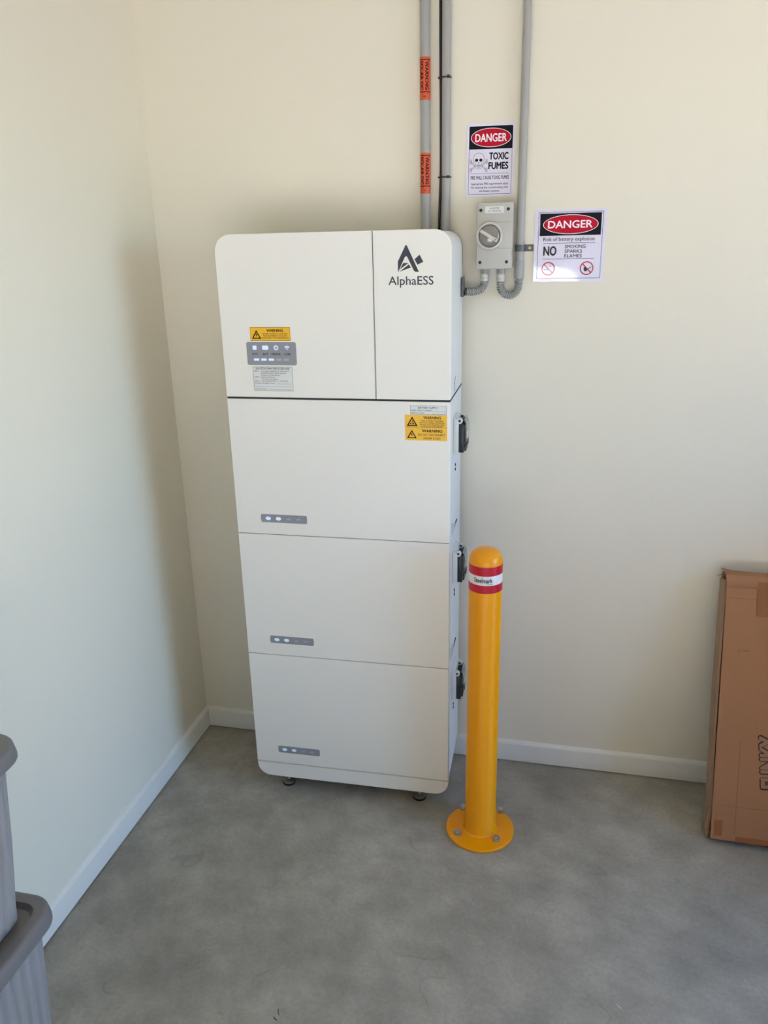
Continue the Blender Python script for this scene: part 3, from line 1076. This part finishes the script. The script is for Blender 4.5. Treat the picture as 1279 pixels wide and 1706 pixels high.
# ------------------------------------------------------------------ danger signs
s1 = thing('danger_sign', 'DANGER TOXIC FUMES notice with skull and crossbones above the isolator', 'sign', (0.9917, 0, 1.7778), (0, math.radians(0.6), 0))
hw, H = 0.0632, 0.1795
MB().prism(rrect(-hw, hw, 0, H, 0.003), -0.0012, -0.0002).build('sheet', 'paper', s1)
L1, L2, L3 = 0.0014, 0.0016, 0.0018
ix0, ix1, iz0, iz1 = -0.0565, 0.0580, 0.0052, 0.1720
f = Flat().frame(ix0, ix1, iz0, iz1, 0.0009, 0.003)
f.build('border_line', 'black_s', s1, L1)
hd = Flat().poly(rrect(ix0, ix1, 0.1165, iz1, (0, 0, 0.003, 0.003))).build('header_panel', 'black_s', s1, L1)
oc = (0.0010, 0.1440)
Flat().ring(ellipse(*oc, 0.0530, 0.0232), ellipse(*oc, 0.0516, 0.0220)).build('oval_outline', 'white_s', hd, L2)
Flat().poly(ellipse(*oc, 0.0516, 0.0220)).build('red_oval', 'red', hd, L2)
Flat().text('DANGER', oc[0], 0.1345, 0.0190, 0.083, 0.022).build('lettering', 'white_s', hd, L3)
f = Flat()
f.text('TOXIC', 0.0230, 0.0910, 0.0165, 0.0510, 0.045)
f.text('FUMES', 0.0225, 0.0675, 0.0165, 0.0530, 0.045)
f.text('FIRE WILL CAUSE TOXIC FUMES', 0.0005, 0.0425, 0.0085, 0.1020, 0.022)
f.text('Appropriate PPE requirements apply', 0.0005, 0.0290, 0.0052, 0.100, 0.012)
f.text('for entering the room/working with', 0.0005, 0.0200, 0.0052, 0.098, 0.012)
f.text('the battery systems', 0.0005, 0.0110, 0.0052, 0.054, 0.012)
f.rect(-0.052, 0.0515, 0.0565, 0.0572)
f.build('lettering', 'ink', s1, L1)
# skull and crossbones
sx, sz = -0.0300, 0.0905
f = Flat()
cr = [(sx + 0.0145 * math.cos(math.radians(t)), sz + 0.0030 + 0.0140 * math.sin(math.radians(t))) for t in range(-20, 201, 10)]
jaw = [(sx - 0.0118, sz - 0.0060), (sx - 0.0080, sz - 0.0085), (sx - 0.0075, sz - 0.0150), (sx - 0.0040, sz - 0.0175), (sx + 0.0040, sz - 0.0175),
       (sx + 0.0075, sz - 0.0150), (sx + 0.0080, sz - 0.0085), (sx + 0.0118, sz - 0.0060)]
f.stroke(cr + jaw, 0.0008, True)
for s_ in (-1, 1):
    f.poly(ellipse(sx + s_ * 0.0056, sz - 0.0005, 0.0043, 0.0040, 16))
    # bones: outlined bars behind the jaw
    for (za, zb) in ((-0.0040, -0.0160), (-0.0250, -0.0150)):
        xa, xb = sx + s_ * 0.0205, sx + s_ * 0.0085
        for dzb in (-0.0017, 0.0017):
            f.stroke([(xa, sz + za + dzb), (xb, sz + zb + dzb)], 0.0007)
        for dzb in (-0.0028, 0.0028):
            f.ring(ellipse(xa + s_ * 0.0008, sz + za + dzb, 0.0029, 0.0029, 12), ellipse(xa + s_ * 0.0008, sz + za + dzb, 0.0022, 0.0022, 12))
f.poly([(sx, sz - 0.0045), (sx - 0.0020, sz - 0.0085), (sx + 0.0020, sz - 0.0085)])
f.stroke([(sx - 0.0060, sz - 0.0122), (sx, sz - 0.0135), (sx + 0.0060, sz - 0.0122)], 0.0009)
for k in range(-2, 3):
    f.stroke([(sx + k * 0.0022, sz - 0.0115), (sx + k * 0.0022, sz - 0.0158)], 0.0006)
f.stroke([(sx - 0.0075, sz - 0.0200), (sx, sz - 0.0222), (sx + 0.0075, sz - 0.0200)], 0.0007)
f.build('skull_symbol', 'ink', s1, L1)

s2 = thing('danger_sign', 'DANGER risk of battery explosion notice, shiny and crinkled, right of the conduits', 'sign', (1.2100, 0, 1.5542))
hw, H = 0.0930, 0.1850


def bulge(x, z):  # bow made up so the lower left catches glare from the door
    """the laminated sheet has lifted off the wall in its lower left part."""
    if z > 0.100:
        return 0.0
    t = min(1.0, max(0.0, (0.055 - x) / 0.085))
    return 0.0052 * math.sin(math.pi * z / 0.100) * t * t * (3 - 2 * t)


bm = bmesh.new()
nx_, nz_ = 28, 28
grid = [[bm.verts.new((-hw + 2 * hw * i / nx_, -0.0016 - bulge(-hw + 2 * hw * i / nx_, H * j / nz_), H * j / nz_)) for j in range(nz_ + 1)] for i in range(nx_ + 1)]
back = [[bm.verts.new((-hw + 2 * hw * i / nx_, -0.0002, H * j / nz_)) for j in range(nz_ + 1)] for i in range(nx_ + 1)]
for i in range(nx_):
    for j in range(nz_):
        bm.faces.new((grid[i][j], grid[i + 1][j], grid[i + 1][j + 1], grid[i][j + 1]))
        bm.faces.new((back[i][j], back[i][j + 1], back[i + 1][j + 1], back[i + 1][j]))
for i in range(nx_):
    bm.faces.new((grid[i][0], back[i][0], back[i + 1][0], grid[i + 1][0]))
    bm.faces.new((grid[i][nz_], grid[i + 1][nz_], back[i + 1][nz_], back[i][nz_]))
for j in range(nz_):
    bm.faces.new((grid[0][j], grid[0][j + 1], back[0][j + 1], back[0][j]))
    bm.faces.new((grid[nx_][j], back[nx_][j], back[nx_][j + 1], grid[nx_][j + 1]))
mb = MB()
mb.bm(bm)
mb.build('sheet', 'paper2', s2, 40)
L1, L2, L3 = 0.0023, 0.0025, 0.0027
onsheet = lambda a_, b_, hh: (a_, -hh - bulge(a_, b_), b_)


def seg_line(f_, p, q, w, n_=24):
    f_.stroke([(p[0] + (q[0] - p[0]) * k / n_, p[1] + (q[1] - p[1]) * k / n_) for k in range(n_ + 1)], w)


f = Flat()
seg_line(f, (-0.083, 0.0085), (-0.083, 0.1785), 0.0009)
seg_line(f, (0.084, 0.0085), (0.084, 0.1785), 0.0009)
seg_line(f, (-0.0835, 0.009), (0.0845, 0.009), 0.0009)
seg_line(f, (-0.0835, 0.178), (0.0845, 0.178), 0.0009)
f.build('border_line', 'ink2', s2, L1, onsheet)
hd = Flat().rect(-0.0795, 0.0800, 0.1190, 0.1750).build('header_panel', 'black_s', s2, L1)
oc = (0.0005, 0.1470)
Flat().ring(ellipse(*oc, 0.0720, 0.0246), ellipse(*oc, 0.0705, 0.0232)).build('oval_outline', 'white_s', hd, L2)
Flat().poly(ellipse(*oc, 0.0705, 0.0232)).build('red_oval', 'red', hd, L2)
Flat().text('DANGER', oc[0] - 0.001, 0.1382, 0.0185, 0.116, 0.020).build('lettering', 'white_s', hd, L3)
f = Flat()
f.text('Risk of battery explosion', -0.0020, 0.1055, 0.0096, 0.134, 0.0)
seg_line(f, (-0.0690, 0.0997), (0.0670, 0.0997), 0.0009)
f.text('NO', -0.0505, 0.0690, 0.0230, 0.0350, 0.04)
for k, (s_, w_) in enumerate((('SMOKING', 0.054), ('SPARKS', 0.0455), ('FLAMES', 0.0455))):
    f.text(s_, -0.0115, 0.0865 - k * 0.0120, 0.0088, w_, 0.004, 'L')
seg_line(f, (-0.0690, 0.0595), (0.0660, 0.0595), 0.0009)
f.build('lettering', 'ink2', s2, L1, onsheet)
for nm, cx, m_ in (('no_smoking_symbol', -0.0530, 'red2'), ('no_flame_symbol', 0.0485, 'red2')):
    cz_ = 0.0345
    f = Flat()
    f.ring(ellipse(cx, cz_, 0.0178, 0.0178, 32), ellipse(cx, cz_, 0.0150, 0.0150, 32))
    seg_line(f, (cx - 0.0115, cz_ + 0.0115), (cx + 0.0115, cz_ - 0.0115), 0.0028, 8)
    sym = f.build(nm, m_, s2, L2, onsheet)
    f = Flat()
    if nm == 'no_flame_symbol':
        f.poly([(cx - 0.003, cz_ + 0.0065), (cx - 0.0075, cz_ + 0.001), (cx - 0.0075, cz_ - 0.004), (cx - 0.004, cz_ - 0.0085), (cx + 0.001, cz_ - 0.007), (cx + 0.001, cz_ - 0.002), (cx - 0.0015, cz_ + 0.001)])
        f.stroke([(cx - 0.001, cz_ - 0.006), (cx + 0.0115, cz_ + 0.0035)], 0.0016)
        f.build('flame', 'ink2', sym, L1, onsheet)
    else:
        f.rect(cx - 0.0115, cx + 0.004, cz_ - 0.0035, cz_ - 0.0015)
        f.stroke([(cx + 0.004, cz_ + 0.0045), (cx + 0.007, cz_ + 0.007), (cx + 0.006, cz_ + 0.0105)], 0.0010)
        f.build('cigarette', 'ink2', sym, L1, onsheet)

# ------------------------------------------------------------------ cardboard box leaning on the wall
TH = math.radians(15.6)
BL, BT, BW = 0.765, 0.080, 0.60
box = thing('cardboard_box', 'flat brown cardboard box leaning against the wall at the right edge', 'box',
            (1.6885, -0.293, BT * math.sin(TH)), (-TH, 0, 0))
# front panel with soft edges
MB().box(0.004, BW, 0.0, 0.007, 0.0, BL - 0.004, 0.003).build('front_panel', 'card', box, 35)
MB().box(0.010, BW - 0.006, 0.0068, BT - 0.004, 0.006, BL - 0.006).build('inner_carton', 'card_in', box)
MB().box(0.004, BW, BT - 0.006, BT, 0.0, BL, 0.0015).build('back_panel', 'card_side', box, 35)
# side flap: slightly bowed, with a torn edge at the top
mb = MB()
prof = [(0.000, 0.016), (0.080, 0.0145), (0.22, 0.0125), (0.38, 0.0115), (0.52, 0.012), (0.64, 0.0125), (0.665, 0.0155), (0.70, 0.0145), (BL - 0.018, 0.0125)]
vs, fs = [], []
for (z, y) in prof:
    bow = -0.004 * math.sin(math.pi * z / BL) - 0.001
    if z == 0:
        bow = -0.008
    vs += [(0.002 + bow, y, z), (0.002 + bow - 0.001, BT - 0.003, z), (0.008 + bow, y, z), (0.008 + bow, BT - 0.003, z)]
for k in range(len(prof) - 1):
    b0, b1_ = 4 * k, 4 * (k + 1)
    fs += [(b0, b0 + 1, b1_ + 1, b1_), (b0 + 2, b1_ + 2, b1_ + 3, b0 + 3), (b0, b1_, b1_ + 2, b0 + 2), (b0 + 1, b0 + 3, b1_ + 3, b1_ + 1)]
e_ = 4 * (len(prof) - 1)
fs += [(0, 2, 3, 1), (e_, e_ + 1, e_ + 3, e_ + 2)]
mb.add(vs, fs)
mb.build('side_flap', 'card_side', box, 30)
# top flap folding over the front and lifting at the corner
vs, fs = [], []
cols = [(0.001, 0.010), (0.03, 0.004), (0.09, 0.001), (0.2, 0.0), (0.4, 0.0), (BW, 0.0)]
for (x, lift) in cols:
    row = [(x + 0.004 * (x < 0.02), -0.0025, BL - 0.032), (x, -0.003, BL - 0.012), (x, 0.004, BL + 0.000), (x, 0.022, BL + 0.004 + lift * 0.3), (x - 0.003 * (x < 0.02), BT * 0.6, BL + 0.003 + lift), (x, BT, BL + 0.002 + lift * 0.9)]
    vs += row
    vs += [(p[0], p[1] + 0.0022, p[2] - 0.0025) for p in row]
nr = 12
for k in range(len(cols) - 1):
    for q in range(5):
        a0 = k * nr + q
        fs += [(a0, a0 + nr, a0 + nr + 1, a0 + 1), (a0 + 6, a0 + 7, a0 + nr + 7, a0 + nr + 6)]
    fs += [(k * nr, k * nr + 6, (k + 1) * nr + 6, (k + 1) * nr), (k * nr + 5, (k + 1) * nr + 5, (k + 1) * nr + 11, k * nr + 11)]
for k in (0, len(cols) - 1):
    for q in range(5):
        a0 = k * nr + q
        fs.append((a0, a0 + 1, a0 + 7, a0 + 6))
mb = MB()
mb.add(vs, fs)
mb.build('top_flap', 'card', box, 40)
MB().tube([(0.002, 0.03, BL - 0.004), (-0.008, 0.032, BL - 0.004), (-0.018, 0.033, BL - 0.008)], [0.0016, 0.0013, 0.0009], 6).build('torn_sliver', 'card_side', box)
# bottom corner flap
MB().prism([(-0.010, 0.012), (0.006, 0.0), (0.010, 0.06), (-0.002, 0.085)], 0.030, 0.034).build('corner_flap', 'card_side', box)
MB().box(0.086, 0.150, -0.0033, -0.0028, BL - 0.110, BL - 0.035).build('packing_tape', 'tape', box)
MB().box(0.086, 0.150, -0.0038, -0.0033, BL - 0.036, BL - 0.014).build('packing_tape', 'tape', box)
MB().box(0.012, 0.034, -0.0006, 0.0002, 0.012, 0.058).build('packing_tape', 'tape', box)
MB().box(0.070, 0.190, -0.0006, 0.0002, 0.0, 0.016).build('packing_tape', 'tape', box)
# printed word up the box
bf = lambda a_, b_, hh: (a_, -hh, b_)
X0 = 1.6885
f1, f2 = Flat(), Flat()
rt = math.pi / 2 + math.radians(5.5)
cap, w0 = 0.047, 0.160
f1.text('FUNKY', 0.170, 0.2435, cap, w0, 0.110, 'C', 0, rt)
f2.text('FUNKY', 0.170, 0.2435, cap, w0 * 0.94, 0.052, 'C', 0, rt)
f1.build('lettering_outline', 'card_ink', box, 0.0004)
f2.build('lettering', 'card_fill', box, 0.0007)
# faint handling scrawl
f = Flat()
f.stroke([(0.046, 0.548), (0.048, 0.556), (0.051, 0.553), (0.049, 0.551)], 0.0012)
f.stroke([(0.056, 0.553), (0.060, 0.555), (0.063, 0.552), (0.068, 0.554), (0.074, 0.553)], 0.0012)
f.build('pen_mark', 'card_ink', box, 0.0004)
# crease lines pressed into the front panel
MB().box(0.0665, 0.0685, -0.0004, 0.0002, 0.02, 0.30).build('crease', 'crease', box)
MB().box(0.020, BW - 0.02, -0.0004, 0.0002, 0.1015, 0.1030).build('crease', 'crease', box)
MB().box(0.010, BW - 0.02, -0.0004, 0.0002, BL - 0.0655, BL - 0.0640).build('crease', 'crease', box)

# tall carton added beyond the frame's right edge to shade the lower wall
shade_box = thing('cardboard_box', 'unseen tall brown box added to shade the lower right wall', 'box', (2.33, -0.62, 0))
MB().box(0, 0.56, 0, 0.58, 0.0, 1.10, 0.004).build('carton', 'card', shade_box, 35)
for y0_, y1_ in ((0.0, 0.2895), (0.2905, 0.58)):
    MB().box(0.0, 0.56, y0_, y1_, 1.1005, 1.1045, 0.001).build('flap', 'card', shade_box)
MB().box(-0.0006, 0.5606, 0.265, 0.315, 1.1046, 1.1050).build('packing_tape', 'tape', shade_box)

# ------------------------------------------------------------------ storage tubs


def tub(label, z0, hgt, xmax, ymax, recess):
    lx, ly = 0.30, 0.50
    t = thing('storage_tub', label, 'storage tub', (xmax - lx / 2, ymax - ly / 2, z0), group='stacked storage tubs')
    hl = 0.030

    def loop(hx, hy, r, z, ribs=0.0, n_=8):
        pts = rrect(-hx, hx, -hy, hy, r, n_)
        return [(x, y, z) for x, y in pts]

    # body: tapered wall with vertical ribs
    NP = 384

    def outline(hx, hy, r, rib):
        base_ = rrect(-hx, hx, -hy, hy, r, 8)
        # resample evenly
        P = [Vector(p) for p in base_] + [Vector(base_[0])]
        S = [0]
        for i in range(1, len(P)):
            S.append(S[-1] + (P[i] - P[i - 1]).length)
        out = []
        j = 0
        for k in range(NP):
            d = S[-1] * k / NP
            while S[j + 1] < d:
                j += 1
            q = (d - S[j]) / max(1e-9, S[j + 1] - S[j])
            p = P[j].lerp(P[j + 1], q)
            tg = (P[j + 1] - P[j]).normalized()
            nrm = Vector((tg.y, -tg.x))
            ph = (k % 8) / 8
            dep = rib if 0.3 < ph < 0.7 else 0.0
            out.append(p - nrm * dep)
        return out
    rings = []
    top = hgt - hl
    for (z, ins, rib, r) in ((0.0, 0.052, 0.0, 0.030), (0.006, 0.045, 0.0, 0.036), (0.03, 0.043, 0.0055, 0.04), (top * 0.5, 0.030, 0.0055, 0.045),
                             (top * 0.93, 0.0195, 0.0055, 0.05), (top * 0.95, 0.0185, 0.0, 0.05), (top + 0.006, 0.0175, 0.0, 0.05)):
        rings.append([(p.x, p.y, z) for p in outline(lx / 2 - ins, ly / 2 - ins, r, rib)])
    vs_ = [p for r_ in rings for p in r_]
    fs_ = [tuple(reversed(range(NP)))]
    for k in range(len(rings) - 1):
        for i in range(NP):
            j = (i + 1) % NP
            fs_.append((k * NP + i, k * NP + j, (k + 1) * NP + j, (k + 1) * NP + i))
    mb_ = MB()
    mb_.add(vs_, fs_)
    mb_.build('body', 'tub', t, 50)
    # lid
    rings = []
    for (ins, z, r) in ((0.010, top + 0.002, 0.048), (0.0, top, 0.058), (0.0, top + 0.004, 0.058), (0.0035, hgt - 0.006, 0.055), (0.008, hgt - 0.001, 0.050), (0.013, hgt, 0.045),
                        (0.030, hgt - 0.001, 0.030), (0.036, hgt - 0.012, 0.028), (0.048, hgt - 0.013, 0.024), (0.110, hgt - 0.013, 0.02)):
        rings.append([(x, y, z) for x, y in rrect(-lx / 2 + ins, lx / 2 - ins, -ly / 2 + ins, ly / 2 - ins, r, 10)])
    NP2 = len(rings[0])
    vs_ = [p for r_ in rings for p in r_]
    fs_ = []
    for k in range(len(rings) - 1):
        for i in range(NP2):
            j = (i + 1) % NP2
            fs_.append((k * NP2 + i, k * NP2 + j, (k + 1) * NP2 + j, (k + 1) * NP2 + i))
    fs_.append(tuple(range((len(rings) - 1) * NP2, len(rings) * NP2)))
    mb_ = MB()
    mb_.add(vs_, fs_)
    mb_.build('lid', 'lid', t, 40)
    return t


tub('frosted storage tub with grey lid standing on the floor, lower of two', 0.0, 0.460, 0.306, -1.242, True)
tub('storage tub with grey lid stacked on top of another tub, upper of two', 0.4475, 0.3815, 0.298, -1.240, True)

# ------------------------------------------------------------------ debris on the floor
for k, (x, y, l, r_) in enumerate(((0.652, -1.045, 0.016, 2.0), (0.650, -1.062, 0.012, 2.6))):
    o = MB().tube([(-l / 2, 0, 0.0012), (0, 0.001, 0.0018), (l / 2, 0, 0.0012)], [0.0008, 0.0012, 0.0008], 6).build('twig', 'twig', None)
    o.location = (x, y, 0)
    o.rotation_euler = (0, 0, r_)
    tag(o, ('longer', 'shorter')[k] + ' of two dark dry twigs lying on the concrete at the bottom edge', 'twig', 'dry twigs')

fk = MB()
fk.add([(-0.008, 0.006, 0.0), (0.000, 0.001, 0.0), (0.009, -0.006, 0.0), (0.004, -0.006, 0.0), (-0.003, -0.001, 0.0),
        (-0.007, 0.005, 0.0012), (0.000, 0.0005, 0.0014), (0.007, -0.005, 0.001), (0.004, -0.005, 0.001), (-0.002, -0.0005, 0.0014)],
       [(4, 3, 2, 1, 0), (5, 6, 7, 8, 9), (0, 1, 6, 5), (1, 2, 7, 6), (2, 3, 8, 7), (3, 4, 9, 8), (4, 0, 5, 9)])
o = fk.build('plaster_flake', 'chip', None)
o.location = (1.410, -0.872, 0)
tag(o, 'tiny white flake lying on the bare concrete near the bottom edge', 'flake')
